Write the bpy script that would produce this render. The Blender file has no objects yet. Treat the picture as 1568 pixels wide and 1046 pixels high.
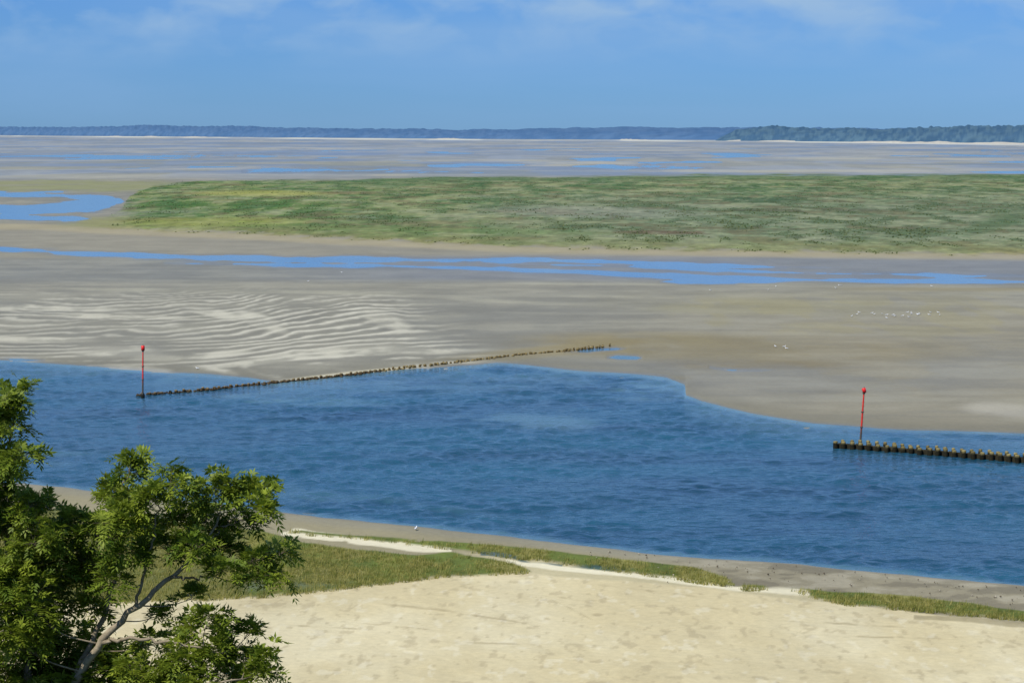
import bpy, math, numpy as np
from mathutils import Vector
rng=np.random.default_rng(7)
sc=bpy.context.scene
# ------------------------------------------------------------------ image-pixel projection, used to place things by pixel
H=28.0; F=3536.0; TH=math.atan(322/F)
ct,st=math.cos(TH),math.sin(TH)
def to_pixels(x,y,z=0.0):  # world point to image pixel coordinates
    d=y*ct+(H-z)*st
    return 784+F*x/d, 523-F*(y*st-(H-z)*ct)/d
def ground(u,v,z=0.0):  # casts image pixels onto the ground plane
    u=np.asarray(u,float); v=np.asarray(v,float)
    a=(u-784)/F; b=(523-v)/F
    dz=-st+b*ct; t=(H-z)/(-dz)
    return a*t,(ct+b*st)*t
def at_depth(u,v,d):
    a=(u-784)/F; b=(523-v)/F
    return np.array([a*d,(ct+b*st)*d,H+(-st+b*ct)*d])
# ------------------------------------------------------------------ helpers
def lin(c):
    c=np.asarray(c,float)/255
    return np.where(c<=0.04045,c/12.92,((c+0.055)/1.055)**2.4)
def P(r,g,b): return lin((r,g,b))/1.25
def sstep(a,b,x):
    t=np.clip((x-a)/(b-a),0,1); return t*t*(3-2*t)
def vn(x,y,seed=0):
    xi=np.floor(x).astype(np.int64); yi=np.floor(y).astype(np.int64)
    fx=x-xi; fy=y-yi; fx=fx*fx*(3-2*fx); fy=fy*fy*(3-2*fy)
    def h(i,j):
        n=(i*374761393+j*668265263+seed*1442695041)&0xffffffff
        n=((n^(n>>13))*1274126177)&0xffffffff
        n=n^(n>>16)
        return (n&0xffff)/65535.0
    return (h(xi,yi)*(1-fx)+h(xi+1,yi)*fx)*(1-fy)+(h(xi,yi+1)*(1-fx)+h(xi+1,yi+1)*fx)*fy
def fbm(x,y,seed=0,o=4,g=.5):
    s=0;a=1;t=0
    for k in range(o):
        s=s+a*vn(x*2**k+17.3*k,y*2**k+9.1*k,seed+k); t+=a; a*=g
    return s/t
def L(u,pts):
    p=np.array(pts,float); return np.interp(u,p[:,0],p[:,1])
def mesh_obj(name,V,Fq=None,Ft=None,mat=None,smooth=False,cols=None,attrs=None,parent=None):
    me=bpy.data.meshes.new(name)
    V=np.asarray(V,np.float32).reshape(-1,3)
    parts=[];starts=[];tot=0
    for A,n in ((Fq,4),(Ft,3)):
        if A is not None and len(A):
            A=np.asarray(A,np.int32).reshape(-1,n); parts.append(A.ravel())
            starts.append(tot+np.arange(len(A))*n); tot+=A.size
    li=np.concatenate(parts); ls=np.concatenate(starts).astype(np.int32)
    me.vertices.add(len(V)); me.vertices.foreach_set('co',V.ravel())
    me.loops.add(len(li)); me.loops.foreach_set('vertex_index',li)
    me.polygons.add(len(ls)); me.polygons.foreach_set('loop_start',ls)
    if smooth: me.polygons.foreach_set('use_smooth',np.ones(len(ls),bool))
    me.update(calc_edges=True)
    if cols is not None:
        c=np.ones((len(V),4),np.float32); c[:,:3]=np.asarray(cols).reshape(-1,3)
        me.attributes.new('col','FLOAT_COLOR','POINT').data.foreach_set('color',c.ravel())
    for k,a in (attrs or {}).items():
        me.attributes.new(k,'FLOAT','POINT').data.foreach_set('value',np.asarray(a,np.float32).ravel())
    ob=bpy.data.objects.new(name,me); sc.collection.objects.link(ob)
    if mat: me.materials.append(mat)
    if parent: ob.parent=parent
    return ob
def gridfaces(nr,nc):
    i=np.arange(nr-1)[:,None]*nc+np.arange(nc-1)[None,:]
    i=i.ravel(); return np.stack([i,i+1,i+nc+1,i+nc],1)
class Acc:
    def __init__(s): s.V=[];s.Q=[];s.T=[];s.C=[];s.n=0
    def add(s,V,Q=None,T=None,C=None):
        V=np.asarray(V,float)
        if Q is not None and len(Q): s.Q.append(np.asarray(Q)+s.n)
        if T is not None and len(T): s.T.append(np.asarray(T)+s.n)
        s.V.append(V); s.n+=len(V)
        c=np.ones((len(V),3))*(np.array((.5,.5,.5)) if C is None else np.asarray(C)); s.C.append(c)
    def obj(s,name,mat,smooth=True,parent=None):
        return mesh_obj(name,np.concatenate(s.V),np.concatenate(s.Q) if s.Q else None,np.concatenate(s.T) if s.T else None,mat,smooth,np.concatenate(s.C),parent=parent)
def tube(pts,rad,seg=8,ref=(0.31,0.2,0.9),cap=True):
    pts=np.asarray(pts,float); rad=np.asarray(rad,float); n=len(pts)
    tan=np.gradient(pts,axis=0); tan/=np.linalg.norm(tan,axis=1)[:,None]+1e-9
    r=np.array(ref); m=tan.mean(0)
    if abs(np.dot(m/np.linalg.norm(m),r/np.linalg.norm(r)))>.9: r=np.array((0.9,0.3,0.1))
    a=np.cross(tan,r); a/=np.linalg.norm(a,axis=1)[:,None]; b=np.cross(tan,a)
    an=np.arange(seg)*2*math.pi/seg
    V=(pts[:,None]+rad[:,None,None]*(a[:,None]*np.cos(an)[None,:,None]+b[:,None]*np.sin(an)[None,:,None])).reshape(-1,3)
    i=np.arange(n-1)[:,None]*seg; j=np.arange(seg)[None]; k=(j+1)%seg
    Q=np.stack([i+j,i+k,i+seg+k,i+seg+j],-1).reshape(-1,4)
    T=[]
    if cap:
        V=np.concatenate([V,pts[:1],pts[-1:]]); c0=n*seg
        for q in range(seg):
            T.append((c0,(q+1)%seg,q)); T.append((c0+1,(n-1)*seg+q,(n-1)*seg+(q+1)%seg))
    return V,Q,np.array(T) if T else None
# ------------------------------------------------------------------ materials
class M:
    def __init__(s,name):
        s.m=bpy.data.materials.new(name); s.m.use_nodes=True
        s.t=s.m.node_tree; s.n=s.t.nodes; s.b=s.n['Principled BSDF']; s.out=s.n['Material Output']
    def N(s,ty,**k):
        x=s.n.new(ty)
        for a,v in k.items(): setattr(x,a,v)
        return x
    def l(s,a,b): s.t.links.new(a,b)
    def attr(s,name): return s.N('ShaderNodeAttribute',attribute_name=name)
    def noise(s,scale,detail=4,vec=None,rough=.55,sc3=None,dist=0):
        x=s.N('ShaderNodeTexNoise'); x.inputs['Scale'].default_value=scale; x.inputs['Detail'].default_value=detail
        x.inputs['Roughness'].default_value=rough; x.inputs['Distortion'].default_value=dist
        g=s.N('ShaderNodeNewGeometry'); v=g.outputs['Position']
        if sc3:
            mp=s.N('ShaderNodeMapping'); mp.inputs['Scale'].default_value=sc3[:3]
            if len(sc3)>3: mp.inputs['Rotation'].default_value=(0,0,sc3[3])
            s.l(v,mp.inputs['Vector']); v=mp.outputs[0]
        s.l(v,x.inputs['Vector']); return x.outputs['Fac']
    def rng(s,v,a,b,c,d):
        x=s.N('ShaderNodeMapRange'); s.l(v,x.inputs[0])
        for i,q in enumerate((a,b,c,d)): x.inputs[i+1].default_value=q
        return x.outputs[0]
    def math(s,op,a,b=None):
        x=s.N('ShaderNodeMath',operation=op)
        for i,q in enumerate((a,b)):
            if q is None: continue
            if isinstance(q,(int,float)): x.inputs[i].default_value=q
            else: s.l(q,x.inputs[i])
        return x.outputs[0]
    def scale(s,col,fac):
        x=s.N('ShaderNodeVectorMath',operation='SCALE'); s.l(col,x.inputs[0]); s.l(fac,x.inputs['Scale']); return x.outputs[0]
    def mix(s,f,a,b):
        x=s.N('ShaderNodeMix',data_type='RGBA')
        for i,q in ((0,f),(6,a),(7,b)):
            if isinstance(q,(int,float)): x.inputs[i].default_value=q
            elif isinstance(q,(tuple,list,np.ndarray)): x.inputs[i].default_value=(*q[:3],1)
            else: s.l(q,x.inputs[i])
        return x.outputs[2]
    def bump(s,h,strength,dist):
        x=s.N('ShaderNodeBump')
        if isinstance(dist,(int,float)): x.inputs['Distance'].default_value=dist
        else: s.l(dist,x.inputs['Distance'])
        if isinstance(strength,(int,float)): x.inputs['Strength'].default_value=strength
        else: s.l(strength,x.inputs['Strength'])
        s.l(h,x.inputs['Height']); s.l(x.outputs[0],s.b.inputs['Normal'])
def ground_mat():
    m=M('estuary_ground'); col=m.attr('col').outputs['Color']; g=m.attr('grass').outputs['Fac']; wet=m.attr('wet').outputs['Fac']
    n1=m.noise(0.09,9,rough=.66,sc3=(1,.6,1)); n2=m.noise(2.2,7,rough=.7); n3=m.noise(0.22,9,rough=.75,sc3=(1,.4,1))
    sand=m.math('ADD',m.math('ADD',m.rng(n1,.3,.7,-.10,.10),m.rng(n2,.3,.7,-.085,.085)),1.0)
    gr=m.math('ADD',m.math('ADD',m.rng(n3,.3,.7,-.42,.42),m.rng(n2,.3,.7,-.2,.2)),1.0)
    f=m.N('ShaderNodeMix',data_type='FLOAT'); m.l(g,f.inputs[0]); m.l(sand,f.inputs[2]); m.l(gr,f.inputs[3])
    m.l(m.scale(col,f.outputs[0]),m.b.inputs['Base Color'])
    m.l(m.rng(wet,0,1,.95,.42),m.b.inputs['Roughness']); m.b.inputs['Specular IOR Level'].default_value=.2
    m.bump(m.math('ADD',n2,m.math('MULTIPLY',n3,1.5)),m.math('ADD',m.math('MULTIPLY',g,.4),.30),.14)
    return m.m
def water_mat():
    m=M('tidal_water'); sh=m.attr('shallow').outputs['Fac']; calm=m.attr('calm').outputs['Fac']
    b=m.noise(0.05,5,sc3=(.45,1.3,1,.1),rough=.6); c=m.noise(1.3,3,rough=.55,sc3=(.6,1,1,-.1))
    dark=m.mix(m.rng(b,.36,.64,0,1),(.006,.044,.080),(.015,.088,.142))
    base=m.mix(sh,dark,(.12,.23,.27)); base=m.mix(calm,base,(.08,.15,.24))
    m.l(base,m.b.inputs['Base Color']); m.l(m.rng(calm,0,1,.10,.08),m.b.inputs['Roughness']); m.b.inputs['IOR'].default_value=1.33
    m.bump(c,m.rng(calm,0,1,1.0,.12),m.rng(b,.35,.65,.14,.30))
    return m.m
def col_mat(name,rough=.85,var=.25,scale=6,bump=.3,bd=.03,spec=.2):
    m=M(name); col=m.attr('col').outputs['Color']; n=m.noise(scale,5)
    m.l(m.scale(col,m.rng(n,.3,.7,1-var,1+var)),m.b.inputs['Base Color']); m.b.inputs['Roughness'].default_value=rough
    m.b.inputs['Specular IOR Level'].default_value=spec
    if bump: m.bump(n,bump,bd)
    return m.m
def leaf_mat(name,tr=.35):
    m=M(name); col=m.attr('col').outputs['Color']; m.l(col,m.b.inputs['Base Color']); m.b.inputs['Roughness'].default_value=.5
    m.b.inputs['Specular IOR Level'].default_value=.25
    t=m.N('ShaderNodeBsdfTranslucent'); m.l(col,t.inputs[0]); x=m.N('ShaderNodeMixShader'); x.inputs[0].default_value=tr
    m.l(m.b.outputs[0],x.inputs[1]); m.l(t.outputs[0],x.inputs[2]); m.l(x.outputs[0],m.out.inputs[0]); return m.m
# ------------------------------------------------------------------ estuary outlines in image pixel coordinates
NEAR=[(-600,705),(0,738),(60,742),(200,757),(400,781),(500,793),(640,806),(784,822),(900,836),(1000,848),(1100,856),(1200,862),(1300,872),(1400,882),(1568,897),(2200,960)]
FAR=[(-600,530),(0,552),(100,557),(200,565),(300,573),(380,578),(425,586),(500,579),(600,568),(700,559),(760,556),(840,562),(900,568),(960,573),(1020,578),(1048,588),(1046,604),(1075,615),(1150,633),(1250,648),(1350,656),(1440,660),(1568,664),(2200,690)]
DIKE=[(218,606),(300,599),(400,589),(500,579),(600,567),(700,557),(800,545),(860,540),(935,531)]
# secondary channels: (u, v, half width)
CH=[[(-600,372,3),(0,382,3.0),(120,388,3.4),(250,394,3.4),(420,398,4.2),(560,397,4.6),(700,399,3.2),(850,399,2.6),(1000,404,2.6),(1120,407,2.2),(1230,409,.5),(1300,410,-3)],
    [(250,403,-2),(330,405,1.6),(480,406,2.6),(600,407,3.2),(750,412,2.8),(900,417,2.8),(1050,424,3.3),(1200,428,3),(1350,431,3),(1568,432,3),(2200,440,3)],
    [(1010,431,-1),(1040,431,3),(1120,430,4),(1200,431,1),(1260,431,-2)],
    [(780,403,-2),(860,406,1.2),(980,408,2),(1100,413,1.5),(1250,418,.5),(1568,424,1),(1700,426,1)],
    [(-600,290,4),(-50,297,4),(30,299,3.5),(90,300,4),(140,303,4),(182,308,4),(200,308,-3)],
    [(-300,318,6),(-40,318,5),(40,322,6),(100,318,9),(150,314,9),(185,310,3),(200,309,-4)],
    [(-60,330,3),(0,332,4),(60,336,4.5),(115,336,4),(140,334,-1)],
    [(50,241,-1),(110,241,1.0),(220,241,2.0),(340,238,.8),(420,240,-1)],
    [(370,262,-1),(400,260,3),(470,261,2.2),(560,262,1.4),(700,264,.0),(760,265,-2)],
    [(930,260,-2),(955,258,1.8),(1000,256,1.6),(1040,257,.6),(1090,256,-1)],
    [(1500,232,-1),(1560,235,1),(1700,237,1.5)],
    [(928,548,-2),(945,547,2),(975,548,1.6),(985,548,-2)],
    [(1085,562,-1.5),(1120,566,.8),(1165,567,.8),(1190,566,-2)],
    [(0,548,-2),(30,551,2),(70,552,-1)],
    [(865,541,-2),(900,537,2.0),(945,534,1.5),(960,534,-2)]]
def waterS(u,v,x,y):
    wob=(fbm(x/7,y/14,3,3)-.5)*7*np.clip((v-201)/350,0.2,1)
    near=L(u,NEAR)+(fbm(x/3,y/3,8,3)-.5)*4; far=L(u,FAR)+wob*.8
    S=np.minimum(v-far,near-v)
    fade=(fbm(x/12,y/40,21,5,.6)-.5); wv=(fbm(x/30,y/60,31,3)-.5)*5
    for c in CH:
        p=np.array(c,float); cen=np.interp(u,p[:,0],p[:,1]); hw=np.interp(u,p[:,0],p[:,2],left=-9,right=-9)
        S=np.maximum(S,hw+fade*9.0-np.abs(v-cen+wv))
    n=fbm(x/90,y/260,55,5)
    win=sstep(224,232,v)*(1-sstep(262,270,v))
    S=np.maximum(S,np.clip((n-.69)*60*win-(1-win)*5,-50,3))
    return S
MT=[(-600,278),(60,345),(150,338),(185,320),(200,300),(235,284),(300,277),(560,275),(700,271),(1000,269),(1568,267),(2200,266)]
MB=[(60,344),(150,350),(220,353),(400,360),(500,366),(620,371),(700,375),(784,379),(1000,383),(1300,388),(1568,391),(2200,396)]
def ell(u,v,cu,cv,a,b,sl=0): return 1-sstep(.1,1.4,((u-cu)/a)**2+((v-cv-sl*(u-cu))/b)**2)
BERM=[(-600,860),(0,925),(340,917),(430,911),(500,905),(600,893),(700,882),(810,877),(900,887),(1000,893),(1100,903),(1200,915),(1300,926),(1400,936),(1568,955),(2200,1020)]
def zones(u,v,x,y,S):
    one=np.ones_like(u); C=one[...,None]*P(150,145,130)
    def lay(m,c):
        nonlocal C
        m=np.clip(m,0,1)[...,None]; C=C*(1-m)+np.asarray(c)*m
    nA=fbm(x/160,y/500,1,5); nB=fbm(x/14,y/30,2,6,.6); nC=fbm(x/45,y/90,5,6,.6); nD=fbm(x/2.2,y/2.2,6,4); nE=fbm(x/5,y/18,9,4); nS=fbm(x/16,y/6,7,5,.6); nT=fbm(x/220,y/170,17,5,.6)
    # middle flats
    lay(sstep(.35,.65,nC)*.6,P(136,134,126)); lay(sstep(.5,.7,nB)*.4,P(168,161,143))
    lay(sstep(700,1300,u)*sstep(430,520,v)*.5,P(162,150,123))
    lay(sstep(.50,.66,nS)*.35,P(172,166,148)); lay((1-sstep(.36,.50,nS))*.3,P(128,125,116))
    br=.25+.75*sstep(.36,.62,nB)
    lay(ell(u,v,1120,533,380,24,.02)*br*.85,P(150,133,88))
    lay(ell(u,v,1150,558,150,9)*.45,P(130,113,74)); lay(ell(u,v,820,540,190,10,-.1)*.6,P(154,138,96))
    lay(ell(u,v,1150,470,320,14,.02)*.45*br,P(154,146,110))
    lay(sstep(.48,.62,nE)*sstep(900,1100,u)*sstep(440,465,v)*(1-sstep(500,540,v))*.35,P(165,154,112))
    far=L(u,FAR)
    lay(sstep(-26,-3,v-far)*(1-sstep(2,6,v-far))*.55,P(130,124,106))
    lay(ell(u,v,1535,628,70,12,.08)*.6*(.3+.7*sstep(.4,.6,nB)),P(190,182,166))
    # sand waves on the left flat
    G=np.interp(u,[-300,0,250,350,450,600,700,900],[-10,0,8,26,62,92,100,104])
    lam=np.interp(v,[430,470,520,560],[9,12,17,23])
    ph=(v-G+(fbm(x/22,y/50,41,4)-.5)*52+(fbm(x/5,y/12,47,4,.6)-.5)*14)/lam
    rid=(0.5+.5*np.sin(2*math.pi*ph))**(1.1+2.2*fbm(x/7,y/16,48,3))
    reg=sstep(436,466,v)*(1-sstep(560,600,v))*(1-sstep(580,740,u+(v-500)*-1.2))*sstep(.31,.56,fbm(x/9,y/16,44,5,.6)+.14*ell(u,v,440,510,230,40))*(.65+.35*sstep(280,380,u))
    lay(rid*reg*.95,P(216,208,188)); lay((1-rid)*reg*.3,P(126,122,112))
    bl_=.3+.7*sstep(.4,.6,fbm(x/4,y/9,49,4))
    for (a,b,c,d,e) in ((175,538,75,9,.02),(240,548,40,6,0),(335,543,50,6,-.1),(500,541,120,8,-.08),(640,538,70,6,0),(590,490,40,12,.3),(400,492,40,12,.35),(330,480,50,7,.2),(60,472,130,5,.02),(150,485,160,4,.02),(40,520,120,5,.02),(380,556,60,5,-.1)):
        lay(ell(u,v,a,b,c,d,e)*.8*bl_,P(214,206,185))
    lay(ell(u,v,540,573,125,4.5,-.103),P(225,212,178))
    for (a,b,c,d,e) in ((900,435,160,2.2,.01),(500,424,120,2,.02),(860,428,90,2.5,.05),(560,450,200,3,.03),(780,462,160,3,.05),(250,445,200,3,.02),(950,455,120,2.5,.02)):
        lay(ell(u,v,a,b,c,d,e)*.45*br,P(190,183,160))
    # strip of mud under the marsh, and tan edge
    strip=sstep(340,352,v)*(1-sstep(392,400,v)); lay(strip*.6,P(156,148,130))
    lay(sstep(388,396,v)*(1-sstep(424,436,v))*sstep(300,700,u)*.6,P(133,136,144))
    lay(sstep(-3,1,v-L(u,MB))*(1-sstep(5,11,v-L(u,MB)))*.7,P(180,166,132))
    lay(sstep(436,440,v-.004*(u-784))*(1-sstep(442,450,v))*sstep(1200,1400,u)*.6,P(160,146,108))
    # far flats, distance haze painted into the blue-grey base
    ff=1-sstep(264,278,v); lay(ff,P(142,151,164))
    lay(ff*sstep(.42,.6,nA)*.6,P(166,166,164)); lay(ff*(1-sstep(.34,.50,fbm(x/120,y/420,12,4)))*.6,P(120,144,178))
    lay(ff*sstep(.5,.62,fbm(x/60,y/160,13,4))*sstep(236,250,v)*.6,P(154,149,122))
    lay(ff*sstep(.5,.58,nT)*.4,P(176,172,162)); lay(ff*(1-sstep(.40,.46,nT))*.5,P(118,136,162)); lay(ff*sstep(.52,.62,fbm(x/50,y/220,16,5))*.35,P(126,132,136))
    for (a,b,c,d) in ((870,251,110,4.5),(1250,243,120,2),(1320,240,90,1.6),(330,257,120,3),(120,270,140,4),(700,246,150,1.5),(560,268,260,2.0),(1150,262,350,2.5),(430,228,300,1.4),(1450,244,90,1.5)):
        lay(ell(u,v,a,b,c,d)*.65*(.4+.6*sstep(.4,.6,nC)),P(190,183,164))
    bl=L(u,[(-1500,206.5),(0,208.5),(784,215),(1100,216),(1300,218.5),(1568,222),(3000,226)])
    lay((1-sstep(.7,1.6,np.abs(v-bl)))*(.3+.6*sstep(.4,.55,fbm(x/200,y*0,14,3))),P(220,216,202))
    lay(1-sstep(-1.8,-1.0,v-bl),P(84,116,138))  # land behind the beach takes the hills' haze-tinted colour
    # yellowish band left of marsh
    wv=v+(fbm(x/10,y/25,61,4)-.5)*9
    lay(sstep(275,279,wv)*(1-sstep(290,295,wv))*(1-sstep(220,300,u))*.75*(.5+.5*sstep(.4,.55,nC)),P(150,150,100))
    lay(sstep(330,338,wv)*(1-sstep(346,352,wv))*sstep(60,150,u)*(1-sstep(200,300,u))*.8,P(150,147,92))
    # salt marsh
    mt=L(u,MT)+(fbm(x/25,y/60,62,4)-.5)*7; mb=L(u,MB)+(fbm(x/7,y/14,63,5,.6)-.5)*11
    eb=fbm(x/3,y/7,65,4)
    mm=sstep(-1.5,1.5,v-mt)*(1-sstep(-4.5,2.0,v-mb+(eb-.5)*10))*sstep(140,215,u+(fbm(x/5,y/9,64,4)-.5)*110)
    mm=np.where(u<60,0,mm)
    c=one[...,None]*P(114,128,82); g1=fbm(x/22,y/70,71,6,.62); g2=fbm(x/8,y/28,72,6,.65); g3=fbm(x/60,y/160,73,4); g4=fbm(x/2.6,y/9,74,4,.65); g5=fbm(x/16,y/22,75,6,.65)
    def ml(m,k):
        nonlocal c
        m=np.clip(m,0,1)[...,None]; c=c*(1-m)+np.asarray(k)*m
    ml((1-sstep(300,850,u+160*(g3-.5)))*.75,P(106,132,54)); ml(sstep(.47,.57,g1)*.75,P(80,110,58)); ml((1-sstep(.38,.48,g1))*.55,P(142,147,98))
    ml(sstep(.53,.61,g2)*.65,P(60,92,44)); ml((1-sstep(.36,.45,g2))*.55,P(156,158,108))
    rt=sstep(650,1000,u)*sstep(284,320,v)
    ml(rt*.55,P(132,139,110)); ml(rt*sstep(.50,.58,g5)*.7,P(88,110,74)); ml(sstep(.55,.62,g5)*.5,P(122,106,74)); ml((1-sstep(.36,.44,g5))*.4,P(150,152,122)); ml(rt*sstep(.53,.61,g2)*.55,P(76,98,56))
    ml((1-sstep(3,14,v-mt))*.5*sstep(350,600,u),P(74,106,62)); ml(sstep(-26,-6,v-mb)*.5,P(142,143,86)); ml(sstep(-6,0,v-mb)*.6,P(164,152,102))
    ml(ell(u,v,1020,356,110,3.5)*.7*sstep(.35,.5,g2),P(108,84,62)); ml(ell(u,v,1160,306,80,5)*.65*sstep(.35,.5,g2),P(46,80,42)); ml(ell(u,v,1530,340,60,14,-.3)*.5,P(66,96,52)); ml(ell(u,v,400,296,110,5)*.6,P(172,168,84))
    ml(ell(u,v,540,295,60,2)*.5,P(120,98,66)); ml(ell(u,v,360,313,170,8)*.55*sstep(.35,.5,g2),P(60,104,34)); ml(ell(u,v,330,340,150,8)*.5,P(146,150,62)); ml(ell(u,v,900,325,180,10,.02)*.4,P(150,150,132)); ml(ell(u,v,1250,322,160,3)*.5*sstep(.4,.5,g2),P(92,86,62))
    ml(ell(u,v,1380,290,200,4)*.45*sstep(.42,.52,g2),P(64,92,48)); ml(ell(u,v,720,340,250,7)*.3,P(130,130,88)); ml(ell(u,v,650,352,350,5,.02)*.4,P(104,130,64)); ml(ell(u,v,820,287,300,4)*.4*sstep(.4,.5,g1),P(70,104,54))
    c=c*(.80+.46*g4)[...,None]
    C=C*(1-mm[...,None])+c*mm[...,None]
    grass=mm*1.0
    # ---- near shore
    ns=L(u,NEAR); nr=sstep(-1,3,v-ns); lay(nr,P(164,153,122)); lay(nr*(1-sstep(5,16,v-ns))*.6,P(152,146,130))
    peb=nr*sstep(900,1150,u); lay(peb*.7,P(156,146,124)); lay(peb*sstep(.5,.6,nD)*.5,P(188,178,156)); lay(peb*(1-sstep(.36,.46,nD))*.5,P(112,104,88))
    bm=L(u,BERM)+(fbm(x/2.5,y/4,81,4)-.5)*7
    dry=sstep(-2,2,v-bm)
    wv=v+(nD-.5)*5
    lay((v>bm-40)*nr*sstep(680,760,u)*sstep(0,3,wv-L(u,[(640,834),(784,852),(900,867),(1000,880),(1120,896),(1215,902),(1300,925),(1568,955)]))*.9,P(205,191,152))
    lay(dry,P(225,208,166))
    fb=fbm(x/6,y/14,82,5); lay(dry*sstep(.45,.7,fb)*.5,P(236,222,186)); lay(dry*(1-sstep(.3,.5,fb))*.45,P(216,197,152)); lay(dry*(1-sstep(.34,.50,fbm(x/3.6,y/9,84,5)))*.25,P(204,186,144))
    lay(dry*(1-sstep(.26,.38,fbm(x/.5,y/1.2,85,4)))*.45,P(180,163,128)); lay(dry*sstep(.64,.74,fbm(x/.6,y/1.4,87,4))*.4,P(242,230,200))
    def line(pts,hw,soft=2):
        p=np.array(pts,float); cen=np.interp(u,p[:,0],p[:,1]); ins=(u>p[0,0])&(u<p[-1,0])
        return (1-sstep(hw,hw+soft,np.abs(wv-cen)))*ins
    white=P(240,228,196)
    gd=fbm(x/1.6,y/3.5,91,4)
    top1=L(u,[(-600,760),(0,775),(150,785),(400,812),(470,832),(560,842),(640,850),(690,846),(784,860),(812,873),(820,880)])
    g1m=sstep(-1,2,wv-top1)*(1-sstep(-3,0,v-bm))*(u<815)
    g2t=L(u,[(430,810),(560,820),(640,826),(784,837),(900,850),(1000,862),(1060,868),(1110,882),(1122,892)]); g2b=L(u,[(430,814),(560,825),(640,834),(784,852),(900,867),(1000,880),(1080,892),(1122,896)])
    g2m=sstep(-1,2,wv-g2t)*(1-sstep(-2,1,wv-g2b))*(u>425)*(u<1124)*np.where(u<660,sstep(.45,.55,gd),1)
    g3t=L(u,[(1215,902),(1300,906),(1400,913),(1500,925),(1568,935),(2200,1000)]); g3b=L(u,[(1215,906),(1260,918),(1300,925),(1400,933),(1500,943),(1568,950),(2200,1018)])
    g3m=sstep(-1,2,wv-g3t)*(1-sstep(-2,1,wv-g3b))*(u>1215)
    g4m=ell(u,v,1152,899,22,4)
    gg=np.clip(g1m+g2m+g3m+g4m,0,1)
    lay(line([(430,813),(520,823),(590,833),(640,838),(692,842)],5.0)*sstep(.3,.45,gd+.12*(u>550)),white)
    lay(gg,P(124,128,60)); lay(gg*sstep(.48,.62,gd)*.6,P(88,108,42)); lay(gg*(1-sstep(.34,.46,gd))*.7,P(162,154,92))
    lay(g1m*ell(u,v,400,893,150,13)*.6*sstep(.35,.55,gd),P(114,122,100)); lay(g1m*(u<380)*.5,P(136,130,84))
    lay(line([(735,847),(784,851),(815,864),(860,866)],1.2),P(92,108,104)); lay(ell(u,v,925,870,48,4.2,.05),P(74,98,88))
    lay(line([(775,858),(810,864),(900,874),(1000,883),(1120,900),(1240,909)],2.2),white)
    lay(ell(u,v,1205,905,34,6,.1)*.9,white); lay(line([(1400,944),(1480,949),(1568,957),(1700,970)],3)*.7,P(160,146,112))
    nF=.2+.8*sstep(.42,.6,fbm(x/.9,y/2,86,3))
    for (a,b,c_,d,e) in ((740,944,70,1.6,.15),(640,930,60,2,.1),(880,918,50,1.6,.2),(620,960,70,1.6,.1),(1000,905,90,1.6,.12),(1300,955,100,1.6,.05),(915,941,10,2.4,0),(880,935,36,1.4,.5),(1080,930,60,1.5,.1),(1350,975,120,1.5,.03),(500,960,90,1.4,.05),(800,985,120,1.5,.02)):
        lay(ell(u,v,a,b,c_,d,e)*.55*nF,P(166,148,112))
    grass=np.clip(grass+gg,0,1)
    wet=(1-sstep(0,4,-S))*(v<ns+12); wet=np.clip(wet+.5*sstep(390,400,v)*(1-sstep(425,440,v))+.6*ell(u,v,1250,560,420,60)*sstep(.4,.6,nB),0,1)*(v<ns+12)
    lay(np.minimum(wet,.8)*.3,P(122,126,128))
    sd=(1-grass)[...,None]; C=C*(sd*np.array((.97,.99,.94))+(1-sd)*np.array((1,1,1.)))
    return C,grass,wet,gg,mm,rid*reg
# ------------------------------------------------------------------ ground sheet
gm=ground_mat()
vr=np.concatenate([[202.2,202.8,203.6,204.5],np.arange(205.2,300,.9),np.arange(300,1064,1.3)])
y_r=ground(784,vr)[1]; y_r=np.concatenate([y_r,[108,100,90,78,66]])
tc=np.concatenate([np.linspace(-1.4,-.31,16),(np.arange(-300,1870,2.6)-784)/F,np.linspace(.32,1.4,16)])
X=tc[None]*(y_r[:,None]+2.6); Y=np.repeat(y_r[:,None],len(tc),1)
u0,v0=to_pixels(X,Y); S=waterS(u0,v0,X,Y)
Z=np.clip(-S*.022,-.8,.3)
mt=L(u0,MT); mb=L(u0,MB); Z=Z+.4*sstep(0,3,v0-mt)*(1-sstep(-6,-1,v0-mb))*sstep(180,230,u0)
_,cv=to_pixels(X,Y,Z); cu=u0
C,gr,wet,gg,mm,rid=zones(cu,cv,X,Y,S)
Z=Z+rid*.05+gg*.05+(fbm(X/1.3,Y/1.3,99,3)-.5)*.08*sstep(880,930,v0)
mesh_obj('ground',np.stack([X,Y,Z],-1),gridfaces(*X.shape)[:,::-1],None,gm,True,C,{'grass':gr,'wet':wet})
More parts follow.
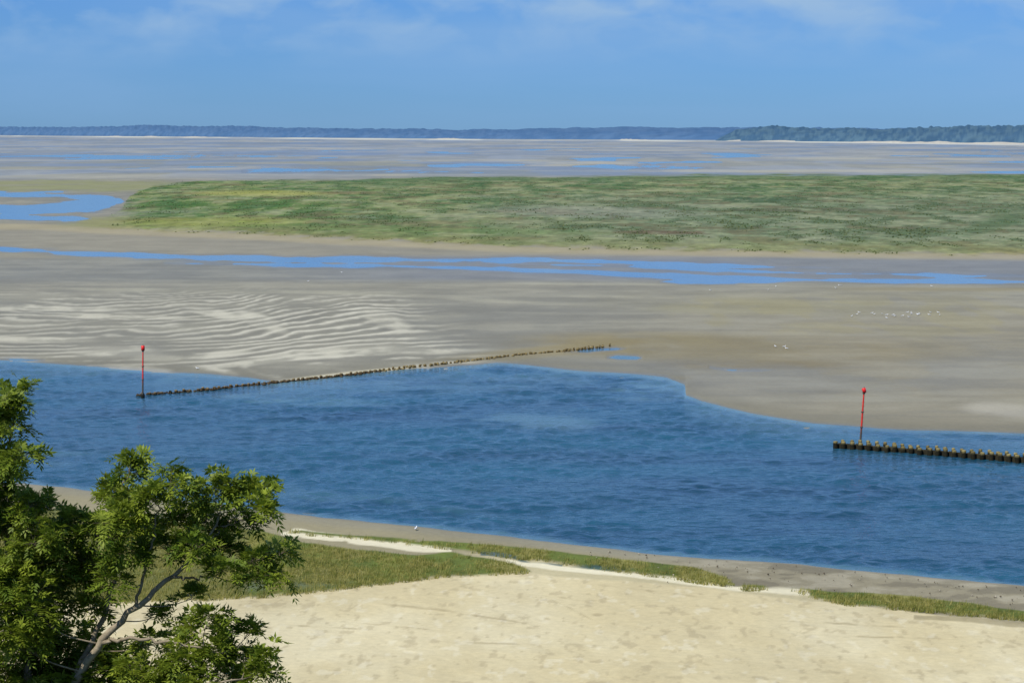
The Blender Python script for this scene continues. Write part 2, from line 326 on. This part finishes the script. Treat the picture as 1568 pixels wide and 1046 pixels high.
# ------------------------------------------------------------------ water sheet
vw=np.concatenate([[202.2,203],np.arange(204,535,3),np.arange(535,935,1.1),np.arange(936,990,6)]); yw=ground(784,vw)[1]
tw=(np.concatenate([np.arange(-1500,-200,30),np.arange(-200,1770,2.6),np.arange(1780,3100,30)])-784)/F; XW=tw[None]*(yw[:,None]+2.6); YW=np.repeat(yw[:,None],len(tw),1)
uw,vv=to_pixels(XW,YW); Sw=waterS(uw,vv,XW,YW)
fs=L(uw,FAR); nn=fbm(XW/6,YW/10,120,4); n5=sstep(.4,.6,fbm(XW/5,YW/4,121,4))
shal=np.clip((1-sstep(1,8,Sw))*.6+ .5*ell(uw,vv,985,600,70,16)*n5+.4*sstep(.3,.6,nn)*(1-sstep(4,45,vv-fs))+.5*ell(uw,vv,820,645,130,12,.05)*n5+.4*ell(uw,vv,440,612,170,11,.06)*n5+.3*ell(uw,vv,80,700,200,14)*n5+.25*ell(uw,vv,650,590,250,16)*n5+.2*ell(uw,vv,500,760,300,14,.12)*n5,0,1)
calm=1-sstep(500,556,vv)*1.0; shal=shal*(1-calm)
ca,sa=math.cos(.22),math.sin(.22); xr=XW*ca+YW*sa; yr=-XW*sa+YW*ca
wpatch=.6+.9*sstep(.3,.7,fbm(XW/18,YW/9,140,3))
wz=((fbm(xr/1.5,yr/1.15,141,2,.55)-.5)*.26+(fbm(xr/5,yr/3.0,145,2)-.5)*.20+(vn(XW/.8+3,YW/.9,149)-.5)*.06)*wpatch
wz=wz*sstep(0,8,Sw)*(1-calm)*sstep(-200,-120,uw)*(1-sstep(1680,1760,uw))
wo=mesh_obj('river_water',np.stack([XW,YW,wz],-1),gridfaces(*XW.shape)[:,::-1],None,water_mat(),True,None,{'shallow':shal,'calm':calm})
# ------------------------------------------------------------------ hillside below the viewpoint
hx=np.linspace(-140,140,180); hy=np.linspace(-60,72,110); HX,HY=np.meshgrid(hx,hy)
def hillz(x,y): return 26.3-27.4*sstep(1,62,y)+(fbm(x/6,y/6,130,4)-.5)*1.0*sstep(4,12,y)
hm=col_mat('hillside_grass',.95,.35,3)
mesh_obj('hillside',np.stack([HX,HY,hillz(HX,HY)],-1),gridfaces(*HX.shape),None,hm,True,np.ones((HX.size,3))*np.array((.05,.075,.025)))
# ------------------------------------------------------------------ distant hills
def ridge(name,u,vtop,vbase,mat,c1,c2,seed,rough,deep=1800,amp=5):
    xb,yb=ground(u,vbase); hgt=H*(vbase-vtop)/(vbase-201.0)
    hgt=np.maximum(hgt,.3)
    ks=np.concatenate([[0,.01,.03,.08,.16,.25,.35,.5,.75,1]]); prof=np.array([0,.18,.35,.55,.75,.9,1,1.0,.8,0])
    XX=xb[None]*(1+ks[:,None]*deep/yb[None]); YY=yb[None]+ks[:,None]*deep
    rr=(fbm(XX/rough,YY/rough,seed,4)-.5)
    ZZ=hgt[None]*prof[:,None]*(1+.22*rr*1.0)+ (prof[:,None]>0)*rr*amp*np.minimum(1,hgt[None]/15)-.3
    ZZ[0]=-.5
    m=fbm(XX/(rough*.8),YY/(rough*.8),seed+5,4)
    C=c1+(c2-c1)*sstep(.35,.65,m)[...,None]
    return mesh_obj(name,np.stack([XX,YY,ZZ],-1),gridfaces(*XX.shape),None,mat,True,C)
fm=col_mat('far_woodland_hazed',1.0,.10,.02,0,spec=0)
uu=np.arange(-1400,3000,1.6)
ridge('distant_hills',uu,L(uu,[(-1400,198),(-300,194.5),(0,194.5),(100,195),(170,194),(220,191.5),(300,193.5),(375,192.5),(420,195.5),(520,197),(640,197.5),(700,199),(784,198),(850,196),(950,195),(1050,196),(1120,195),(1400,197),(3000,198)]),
      L(uu,[(-1400,206),(0,207.6),(784,213.6),(1100,215),(1300,217),(1568,220),(3000,223)]),fm,P(80,114,150),P(90,122,156),200,60,amp=3)  # aerial haze painted into these blue-grey hill colours
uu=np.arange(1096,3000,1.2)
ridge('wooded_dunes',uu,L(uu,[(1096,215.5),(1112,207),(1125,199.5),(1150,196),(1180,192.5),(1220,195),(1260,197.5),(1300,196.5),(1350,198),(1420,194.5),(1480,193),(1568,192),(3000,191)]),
      L(uu,[(1096,216),(1300,217.6),(1568,221),(3000,225)]),fm,P(70,102,128),P(90,120,138),210,26,1200,3.5)  # woods tinted blue-grey too, haze put into the colour
du=Acc()
for k in range(46):
    u=rng.uniform(1330,1640) if k<32 else rng.uniform(-100,1300); vb=np.interp(u,[-100,0,784,1100,1568,1700],[208,208.4,214.6,215.8,221.5,222.5])
    x,y=ground(u,vb); w=rng.uniform(15,90); h=rng.uniform(1.5,4.5)
    n=9; t=np.linspace(-1,1,n); top=h*(1-t*t)*(1+rng.uniform(-.3,.3,n))
    V=np.concatenate([np.stack([x+t*w,np.full(n,y-14),t*0-.2],1),np.stack([x+t*w,np.full(n,y-6),top],1),np.stack([x+t*w,np.full(n,y+25),t*0-.2],1)])
    du.add(V,gridfaces(3,n),None,P(200,194,178))
du.obj('sand_dunes',col_mat('dune_sand',1,.1,.1,0))
# ------------------------------------------------------------------ grass blades
def blades(name,n_try,ub,vb,maskfn,hgt,wid,nb,cols,mat,lean=.5):
    u=rng.uniform(*ub,n_try); v=rng.uniform(*vb,n_try); x,y=ground(u,v,.25)
    keep=maskfn(u,v,x,y); x=x[keep]; y=y[keep]; u=u[keep]; v=v[keep]
    S=waterS(u,v,x,y); z=np.clip(-S*.022,-.8,.3)+(.38 if 'marsh' in name else 0)*sstep(4,10,L(u,MB)-v)
    n=len(x); x=np.repeat(x,nb); y=np.repeat(y,nb); z=np.repeat(z,nb)
    tone=np.repeat(rng.uniform(0,1,n),nb); hh=np.repeat(rng.uniform(.5,1.25,n),nb)*hgt*rng.uniform(.6,1.1,n*nb)
    N=n*nb; bx=x+rng.normal(0,hgt*.3,N); by=y+rng.normal(0,hgt*.3,N); a=rng.uniform(0,6.283,N)
    l=rng.uniform(.1,lean,N)*hh; ld=rng.uniform(0,6.283,N); w=wid*rng.uniform(.6,1.3,N)
    dx,dy=np.cos(a)*w,np.sin(a)*w
    V=np.stack([np.stack([bx-dx,by-dy,z],1),np.stack([bx+dx,by+dy,z],1),np.stack([bx+np.cos(ld)*l+.15*hh,by+np.sin(ld)*l,z+hh],1)],1).reshape(-1,3)
    T=np.arange(N*3).reshape(-1,3)
    c=np.asarray(cols)[0]+(np.asarray(cols)[1]-np.asarray(cols)[0])*tone[:,None]; c=np.repeat(c,3,0)
    mesh_obj(name,V,None,T,mat,False,c); return n
bm_=leaf_mat('grass_blades',.35)
def gmask(u,v,x,y):
    S=waterS(u,v,x,y); r=zones(u,v,x,y,S); return (r[3]>.5)&(fbm(x/1.6,y/3.5,91,4)<rng.uniform(.4,.75,len(u)))
print('tufts',blades('dune_grass',110000,(-150,1760),(770,990),gmask,.32,.018,6,[P(112,126,44),P(204,192,112)],bm_))
def mmask(u,v,x,y):
    S=waterS(u,v,x,y); r=zones(u,v,x,y,S); return (r[4]>.6)&(fbm(x/8,y/28,72,6,.65)>rng.uniform(.48,.68,len(u)))
print('marsh',blades('marsh_shrubs',40000,(-50,1700),(272,394),mmask,.30,.22,4,[P(92,114,62),P(152,156,104)],bm_,.8))
# ------------------------------------------------------------------ groynes
pm=col_mat('wet_timber',.85,.35,5,.6,.04)
def pile(A,x,y,z0,z1,r,ctop,cbot,seg=9):
    j=rng.normal(0,.04,2); n=6; zs=np.array([z0,0.0,.22*z1,.6*z1,z1*.93,z1]); rr=r*np.array([1,1,.98,.95,.9,.62])*rng.uniform(.88,1.12,6)
    pts=np.stack([x+j[0]*zs,y+j[1]*zs,zs],1); V,Q,T=tube(pts,rr,seg); V=V+rng.normal(0,.014,V.shape)
    k=sstep(.62*z1,.96*z1,V[:,2]+rng.normal(0,.03,len(V)))[:,None]; A.add(V,Q,T,cbot*(1-k)+ctop*k*rng.uniform(.7,1.1))
def rock(A,x,y,z,r,c):
    n=5; m=7; ph=np.linspace(.25,math.pi-.25,n)
    pts=np.stack([np.zeros(n),np.zeros(n),np.cos(ph)*r*.8],1)
    V,Q,T=tube(pts,np.sin(ph)*r,m,ref=(1,.1,0)); V=V*(1+rng.normal(0,.10,V.shape))*np.array([rng.uniform(.8,1.5),rng.uniform(.8,1.2),1])
    an=rng.uniform(0,6.28); R=np.array([[math.cos(an),-math.sin(an),0],[math.sin(an),math.cos(an),0],[0,0,1]])
    A.add(V@R.T+np.array([x,y,z]),Q,T,c*rng.uniform(.7,1.25))
ctop=P(150,138,90); cbot=P(38,36,22)
ga=bpy.data.objects.new('timber_groyne',None); sc.collection.objects.link(ga)
A=Acc(); p0=np.array(ground(1279,686)); p1=np.array(ground(1568,708)); dr=(p1-p0)/np.linalg.norm(p1-p0); nrm=np.array([-dr[1],dr[0]])
s=0
while s<46:
    for side in (0,1):
        q=p0+dr*(s+side*.3)+nrm*side*1.0+rng.normal(0,.03,2)
        pile(A,q[0],q[1],-1.2,.66*rng.uniform(.88,1.12) if side==0 else .7*rng.uniform(.9,1.08),.215 if side==0 else .18,ctop,cbot)
    s+=.80*rng.uniform(.94,1.06)
A.obj('piles',pm,True,ga)
A=Acc()
for side in (.26,.76):
    V=[]
    n=60; t=np.linspace(0,46,n)
    for off in (0,.07):
        for z in (-.6,.34): V.append(np.stack([p0[0]+dr[0]*t+nrm[0]*(side+off),p0[1]+dr[1]*t+nrm[1]*(side+off),z+rng.normal(0,.015,n)],1))
    V=np.stack([V[0],V[1],V[3],V[2],V[0]]); A.add(V.reshape(-1,3),gridfaces(5,n),None,cbot*1.0)
A.obj('walings',pm,False,ga)
A=Acc()
for k in range(420):
    t=rng.uniform(0,46); q=p0+dr*t+nrm*rng.uniform(.38,.7); rock(A,q[0],q[1],rng.uniform(.1,.3),rng.uniform(.1,.2),P(70,66,50))
A.obj('rock_fill',col_mat('groyne_rock',.9,.4,9),False,ga)
tw_=bpy.data.objects.new('training_wall',None); sc.collection.objects.link(tw_)
A=Acc(); R=Acc(); du_=np.array(DIKE,float)
gx,gy=ground(du_[:,0],du_[:,1]); seg=np.hypot(np.diff(gx),np.diff(gy)); cs=np.concatenate([[0],np.cumsum(seg)])
s=0
while s<cs[-1]:
    x=np.interp(s,cs,gx)+rng.normal(0,.05); y=np.interp(s,cs,gy)+rng.normal(0,.08); f=s/cs[-1]
    if f<.42: pile(A,x,y,-.8,rng.uniform(.22,.38),.17,P(150,132,92),P(60,50,34))
    elif rng.random()<.9: pile(A,x,y,-.4,rng.uniform(.2,.34)+.12*f,.13,P(140,124,82),P(92,78,50))
    if f<.97:
      for k in range(7 if f<.5 else 3): rock(R,x+rng.uniform(-.6,.6),y+rng.normal(.15,.2),rng.uniform(-.02,.10) if f<.5 else rng.uniform(.10,.26),rng.uniform(.08,.2),P(84,70,48) if f<.45 else P(140,124,84))
    s+=.78*rng.uniform(.8,1.25)
A.obj('stakes',pm,True,tw_); R.obj('stones',col_mat('wall_stone',.9,.4,9),False,tw_)
# ------------------------------------------------------------------ channel markers
mk=col_mat('marker_paint',.45,.12,4,.05,.01,.4)
def marker(u,v,topu,hgt,canw,canh,tilt):
    x,y=ground(u,v); e=bpy.data.objects.new('channel_marker',None); sc.collection.objects.link(e)
    x=float(x);y=float(y); tx=x+(topu-u)/F*y
    red=lin((235,38,34))*.95; org=P(225,85,55); gry=P(95,85,72)
    A=Acc(); n=16; zs=np.linspace(-1.5,hgt,n); pts=np.stack([x+(tx-x)*np.clip(zs/hgt,0,1),y+zs*0,zs],1)
    V,Q,T=tube(pts,np.linspace(.10,.065,n),10); k=sstep(.30*hgt,.34*hgt,V[:,2])[:,None]; A.add(V,Q,T,gry*(1-k)+(red*.75+org*.25)*k)
    A.obj('pole',mk,True,e)
    A=Acc(); t=np.array([tx,y,hgt])
    pts=np.array([t+(0,0,-canh*.5),t+(0,0,-canh*.49),t+(0,0,canh*.49),t+(0,0,canh*.5)]); pts[:,0]+=(pts[:,2]-hgt)*tilt
    V,Q,T=tube(pts,np.array([canw*.46,canw*.5,canw*.5,canw*.46]),16); A.add(V,Q,T,red)
    V,Q,T=tube(np.array([t+(0,0,canh*.5),t+(0,0,canh*.5+.12)]),np.array([.04,.03]),8); A.add(V,Q,T,gry)
    A.obj('can_topmark',mk,False,e)
    A=Acc()
    for zz in (.35*hgt,.62*hgt,hgt-canh*.62):
        c=np.array([x+(tx-x)*zz/hgt,y,zz]); V,Q,T=tube(np.array([c-(0,0,.05),c+(0,0,.05)]),np.array([.13,.13]),10); A.add(V,Q,T,gry)
    for zz in np.arange(.5,hgt-1,.35):
        c=np.array([x+(tx-x)*zz/hgt,y,zz]); V,Q,T=tube(np.array([c-(.14,.02,0),c+(.14,-.02,0)]),np.array([.012,.012]),6); A.add(V,Q,T,org*.7)
    c=np.array([x,y,0.]); V,Q,T=tube(np.array([c-(0,0,.6),c+(0,0,.25),c+(0,0,.4)]),np.array([.2,.19,.12]),10); A.add(V,Q,T,cbot)
    A.obj('fittings',mk,False,e)
marker(218.5,607,220,5.15,.38,.5,0); marker(1317,684,1322,5.05,.34,.40,-.25)
# ------------------------------------------------------------------ gulls
def gull():
    A=Acc(); w=np.array((.80,.80,.78)); g=np.array((.45,.48,.52)); ye=np.array((.7,.45,.05))
    pts=np.array([(-.30,0,.17),(-.2,0,.18),(-.1,0,.19),(0,0,.19),(.1,0,.20),(.16,0,.25),(.19,0,.30),(.22,0,.33),(.26,0,.33),(.285,0,.325)])
    V,Q,T=tube(pts,[.015,.045,.075,.09,.075,.05,.042,.048,.035,.012],10,ref=(0,1,0)); A.add(V,Q,T,w)
    V,Q,T=tube(np.array([(.28,0,.325),(.33,0,.32),(.345,0,.31)]),[.013,.010,.004],6,ref=(0,1,0)); A.add(V,Q,T,ye)
    for s in (-1,1):
        V,Q,T=tube(np.array([(.1,s*.06,.22),(0,s*.075,.22),(-.15,s*.06,.2),(-.3,s*.02,.18),(-.38,s*.01,.17)]),[.02,.05,.045,.02,.004],7,ref=(0,1,0)); A.add(V,Q,T,g)
        V,Q,T=tube(np.array([(0,s*.03,.12),(-.005,s*.03,.06),(.0,s*.03,.0)]),[.01,.007,.007],5); A.add(V,Q,T,ye)
        V,Q,T=tube(np.array([(0,s*.03,.005),(.05,s*.035,.003)]),[.008,.012],5); A.add(V,Q,T,ye)
    return A
bmat=col_mat('gull_plumage',.7,.05,20,0)
GS=gull()
def put(A,B,x,y,z,an,s):
    R=np.array([[math.cos(an),-math.sin(an),0],[math.sin(an),math.cos(an),0],[0,0,1]])
    V=np.concatenate(B.V)@R.T*s+np.array([x,y,z])
    A.add(V,np.concatenate(B.Q) if B.Q else None,np.concatenate(B.T) if B.T else None,np.concatenate(B.C))
fl=Acc()
spots=[(rng.uniform(1300,1442),rng.normal(481,2.5)) for _ in range(24)]+[(rng.uniform(1178,1205),rng.normal(531,1.5)) for _ in range(3)]
spots+=[(rng.uniform(1060,1568),rng.normal(434,6)) for _ in range(18)]+[(rng.uniform(520,1000),rng.normal(418,9)) for _ in range(6)]
for u,v in spots:
    x,y=ground(u,v,.3); S_=waterS(np.array([u]),np.array([v]),np.array([x]),np.array([y]))[0]
    if S_>-2: continue
    put(fl,GS,float(x),float(y),float(np.clip(-S_*.022,0,.3)),rng.uniform(0,6.28),.85)
fl.obj('gull_flock',bmat)
for u,v in ((302,566),(637,812),(472,432)):
    x,y=ground(u,v,.1); S_=waterS(np.array([u]),np.array([v]),np.array([x]),np.array([y]))[0]
    A=Acc(); put(A,GS,float(x),float(y),float(np.clip(-S_*.022,0,.3)),rng.uniform(0,6.28),.8); A.obj('gull',bmat)
A=Acc()
for k in range(150):
    u=rng.uniform(900,1650); v=float(L(u,NEAR))+abs(rng.normal(8,14))
    x,y=ground(u,v,.28); rock(A,float(x),float(y),.2,rng.uniform(.02,.06),P(110,98,78) if rng.random()<.6 else P(180,170,150))
A.obj('beach_stones',col_mat('beach_stone',.9,.3,9),False)
# ------------------------------------------------------------------ foreground tree
tree=bpy.data.objects.new('ash_tree',None); sc.collection.objects.link(tree)
D=34.0
W=lambda u,v,d=0: at_depth(u,v,D+d)
def smooth_path(pts,n=24):
    pts=np.array(pts); t=np.linspace(0,1,len(pts)); q=np.linspace(0,1,n)
    out=np.stack([np.interp(q,t,pts[:,i]) for i in range(3)],1)
    for _ in range(3): out[1:-1]=(out[:-2]+2*out[1:-1]+out[2:])/4
    return out
B=Acc(); bark=P(168,154,128); nodes=[]
def limb(pts,r0,r1,n=26,jit=.02):
    p=smooth_path(pts,n); p[1:-1]+=rng.normal(0,jit,(n-2,3)); V,Q,T=tube(p,np.linspace(r0,r1,n),9); B.add(V,Q,T,bark*rng.uniform(.8,1.1)); nodes.append(np.concatenate([p,np.linspace(r0,r1,n)[:,None]],1)); return p
bx,by=W(40,1500)[:2]; base=np.array([bx-.4,by,float(hillz(np.array([bx]),np.array([by]))[0])-.3])
fork=W(60,1150)
limb([base,base+(.1,0,2.5),W(20,1500),fork],.26,.16,jit=.01)
limb([fork,W(105,1060,-.2),W(150,985,-.3),W(205,930,-.3),W(262,885,-.2),W(310,840),W(335,790,.1)],.075,.013)
limb([fork,W(45,1040,.4),W(30,930,.5),W(10,820,.4),W(15,720,.3),W(22,620,.2)],.08,.010)
limb([W(105,1060,-.2),W(150,960,.2),W(185,870,.3),W(180,800,.4),W(198,710,.3)],.05,.008)
limb([W(150,985,-.3),W(200,975,-.5),W(270,985,-.6),W(340,1000,-.6)],.035,.010)
limb([fork,W(150,1110,-.6),W(260,1070,-.8),W(370,1040,-.8)],.05,.012)
limb([fork,W(-50,1060,.2),W(-150,950,.2),W(-200,800,0)],.09,.015)
limb([W(262,885,-.2),W(300,885,-.1),W(350,870,.1),W(400,855,.1)],.022,.006)
limb([W(205,930,-.3),W(225,860,-.5),W(240,790,-.4),W(262,730,-.2)],.026,.006)
limb([W(310,840),W(350,800,.2),W(385,770,.3)],.018,.005)
NB=np.concatenate(nodes)
cl=[(30,598,20),(10,622,26),(8,655,26),(34,702,28),(8,735,26),(-5,700,30),(15,765,28),(-40,640,60),(-70,740,80),(-140,820,90),(-200,720,80),
(197,698,14),(200,722,22),(175,757,28),(205,765,28),(264,714,13),(268,740,20),(240,766,28),(300,760,22),(330,750,26),(350,738,14),(383,755,24),(407,743,14),(400,778,22),
(362,795,30),(315,798,30),(275,790,28),(345,835,28),(300,835,28),(414,852,24),(434,845,12),(387,858,24),(430,884,12),(400,888,18),(345,872,24),(250,835,32),(215,808,32),(180,800,32),(150,820,34),(200,845,30),
(110,812,34),(75,788,30),(45,778,26),(60,830,38),(20,812,38),(-20,800,44),(100,855,38),(140,865,34),(60,880,40),(10,870,42),(-30,900,45),(175,890,22),(95,910,36),(40,930,40),(140,930,22),(-10,960,44),(5,905,40),(120,890,32),(75,950,36),
(250,940,12),(300,915,16),(322,940,18),(300,965,22),(345,965,16),(387,966,16),(330,990,28),(375,995,14),(410,1004,20),(285,1005,30),(240,985,24),(399,1032,22),(350,1030,32),(300,1045,36),(240,1040,36),
(190,1005,32),(150,1020,36),(190,1050,36),(110,985,34),(80,1030,40),(50,990,38),(20,1030,44),(130,1070,44),(-40,1040,55),(70,965,32),(110,1040,38),(20,975,40),(215,1020,30),(60,1060,44),
(60,1110,60),(160,1130,60),(260,1120,60),(350,1100,45),(-60,1150,80),(200,1220,80),(60,1230,80),(320,1200,60),(-160,1000,80),(-150,1150,80),(-160,1300,90),(0,1330,90),(180,1330,80)]
LO=[];LD=[];LT=[];LS=[]
for (cu_,cv_,r) in cl:
    c=W(cu_,cv_,rng.uniform(-.7,.8) if r>16 else rng.uniform(-.3,.3)); R_=r*D/F*1.15
    dd=np.linalg.norm(NB[:,:3]-c,axis=1)+ (NB[:,2]>c[2])*.6; k=np.argmin(dd); s0=NB[k]
    mid=(s0[:3]+c)/2+np.array([0,0,-.06])+rng.normal(0,.04,3); r0=min(s0[3]*.7,.005+.009*dd[k])
    p=smooth_path([s0[:3],mid,c],12); V,Q,T=tube(p,np.linspace(r0,.004,12),6); B.add(V,Q,T,bark*rng.uniform(.7,1.05))
    ntw=min(48,max(5,int(14.0*(r/28)**1.6))); ct_=rng.uniform(0,1)
    for j in range(ntw):
        d=rng.normal(0,1,3); d[2]=abs(d[2])*.9-.25; d/=np.linalg.norm(d); e=c+d*R_*rng.uniform(.5,1.15)
        s=p[rng.integers(6,12)]; V,Q,T=tube(smooth_path([s,(s+e)/2+(0,0,.03),e],4),np.linspace(.005,.002,4),3,cap=False); B.add(V,Q,T,bark*.6)
        m=rng.integers(6,11); tt=rng.uniform(.35,1.0,m)[:,None]; o=s+(e-s)*tt+rng.normal(0,.012,(m,3))
        dl=d*.75+rng.normal(0,.5,(m,3)); dl[:,2]+=.12; dl/=np.linalg.norm(dl,axis=1)[:,None]
        LO.append(o);LD.append(dl);LT.append(np.full(m,.5*ct_+.5*rng.uniform(0,1)));LS.append(np.full(m,rng.uniform(.85,1.15)))
B.obj('trunk_and_limbs',col_mat('ash_bark',.95,.3,14,.6,.02),True,tree)
O=np.concatenate(LO);Dv=np.concatenate(LD);TN=np.concatenate(LT);SS=np.concatenate(LS); n=len(O); print('leaves',n)
up=np.array([0,0,1.])+rng.normal(0,.35,(n,3)); sd=np.cross(Dv,up); sd/=np.linalg.norm(sd,axis=1)[:,None]; nm=np.cross(sd,Dv)
Vs=[];Cs=[]
Lr=rng.uniform(.14,.23,n)*SS
lc=P(74,106,28)*1.05; lc2=P(180,194,68)
tone=np.clip(TN*.8+rng.uniform(-.1,.35,n),0,1)[:,None]
for i in range(9):
    if i==8: f=1.0; dirn=Dv.copy()
    else:
        f=.25+.22*(i//2); s=1 if i%2 else -1; dirn=Dv*.55+sd*s*.85
    b=O+Dv*(Lr*f)[:,None]; b[:,2]-=Lr*f*f*.5
    dirn=dirn+rng.normal(0,.12,(n,3)); dirn[:,2]-=.25; dirn/=np.linalg.norm(dirn,axis=1)[:,None]
    ln=(rng.uniform(.08,.12,n)*SS)[:,None]; wd=ln*.17; sv=np.cross(dirn,nm); sv/=np.linalg.norm(sv,axis=1)[:,None]+1e-9
    q=np.stack([b,b+dirn*ln*.42+sv*wd+nm*wd*.3,b+dirn*ln,b+dirn*ln*.42-sv*wd+nm*wd*.3],1); Vs.append(q)
    c=lc+(lc2-lc)*tone*rng.uniform(.6,1.1,(n,1)); Cs.append(np.repeat(c[:,None],4,1))
V=np.concatenate(Vs).reshape(-1,3); C=np.concatenate(Cs).reshape(-1,3)
mesh_obj('foliage',V,np.arange(len(V)).reshape(-1,4),None,leaf_mat('ash_leaves',.35),False,C,parent=tree)
# ------------------------------------------------------------------ light, sky, camera
el,az=math.radians(52),math.radians(222)
w=bpy.data.worlds.new('World'); sc.world=w; w.use_nodes=True; nt=w.node_tree; bg=nt.nodes['Background']
sky=nt.nodes.new('ShaderNodeTexSky'); sky.sky_type='NISHITA'; sky.sun_disc=False; sky.sun_elevation=el; sky.sun_rotation=az
sky.air_density=1.0; sky.dust_density=0.1; sky.ozone_density=4.0; sky.altitude=20
tc_=nt.nodes.new('ShaderNodeTexCoord'); sx=nt.nodes.new('ShaderNodeSeparateXYZ'); nt.links.new(tc_.outputs['Generated'],sx.inputs[0])
def mrange(src,a,b,c,d):
    x=nt.nodes.new('ShaderNodeMapRange'); nt.links.new(src,x.inputs[0])
    for i,q in enumerate((a,b,c,d)): x.inputs[i+1].default_value=q
    return x.outputs[0]
def cmix(f,a,b,bt='MIX'):
    x=nt.nodes.new('ShaderNodeMix'); x.data_type='RGBA'; x.blend_type=bt
    for i,q in ((0,f),(6,a),(7,b)):
        if isinstance(q,(int,float)): x.inputs[i].default_value=q
        elif isinstance(q,tuple): x.inputs[i].default_value=q
        else: nt.links.new(q,x.inputs[i])
    return x.outputs[2]
tint=cmix(mrange(sx.outputs[2],0,.045,0,1),(.28,.58,1.27,1),(.30,.59,1.22,1))
base=cmix(1.0,sky.outputs[0],tint,'MULTIPLY')
def cn(scl,rough,loc,det=6):
    mp=nt.nodes.new('ShaderNodeMapping'); mp.inputs['Scale'].default_value=scl; mp.inputs['Location'].default_value=loc
    nt.links.new(tc_.outputs['Generated'],mp.inputs[0]); no=nt.nodes.new('ShaderNodeTexNoise'); no.inputs['Scale'].default_value=1; no.inputs['Detail'].default_value=det; no.inputs['Roughness'].default_value=rough; no.inputs['Distortion'].default_value=.3
    nt.links.new(mp.outputs[0],no.inputs['Vector']); return no.outputs['Fac']
def mul(a,b):
    x=nt.nodes.new('ShaderNodeMath'); x.operation='MULTIPLY'; nt.links.new(a,x.inputs[0]); nt.links.new(b,x.inputs[1]); return x.outputs[0]
c1=mul(mrange(cn((30,30,62),.48,(3,1,.4),5),.40,.66,0,.85),mrange(sx.outputs[2],.026,.054,0,1))
c2=mul(mrange(cn((7,7,40),.45,(8,2,0),4),.38,.7,0,.5),mrange(sx.outputs[2],.0,.02,.2,1))
out=cmix(c2,base,(2.9,5.1,8.5,1)); out=cmix(c1,out,(3.9,5.9,8.5,1))
nt.links.new(out,bg.inputs[0]); bg.inputs[1].default_value=.085
sl=bpy.data.lights.new('sun','SUN'); sl.energy=4.2; sl.angle=math.radians(.5); sl.color=(1,.95,.87); so=bpy.data.objects.new('sun',sl); sc.collection.objects.link(so)
dv=Vector((math.sin(az)*math.cos(el),math.cos(az)*math.cos(el),math.sin(el))); so.rotation_euler=dv.to_track_quat('Z','Y').to_euler()
cam=bpy.data.cameras.new('camera'); co=bpy.data.objects.new('camera',cam); sc.collection.objects.link(co); sc.camera=co
cam.sensor_width=36; cam.lens=36*F/1568; cam.clip_end=300000; cam.clip_start=.5; co.location=(0,0,H); co.rotation_euler=(math.pi/2-TH,0,0)
sc.view_settings.view_transform='Standard'; sc.view_settings.look='None'; sc.view_settings.exposure=0
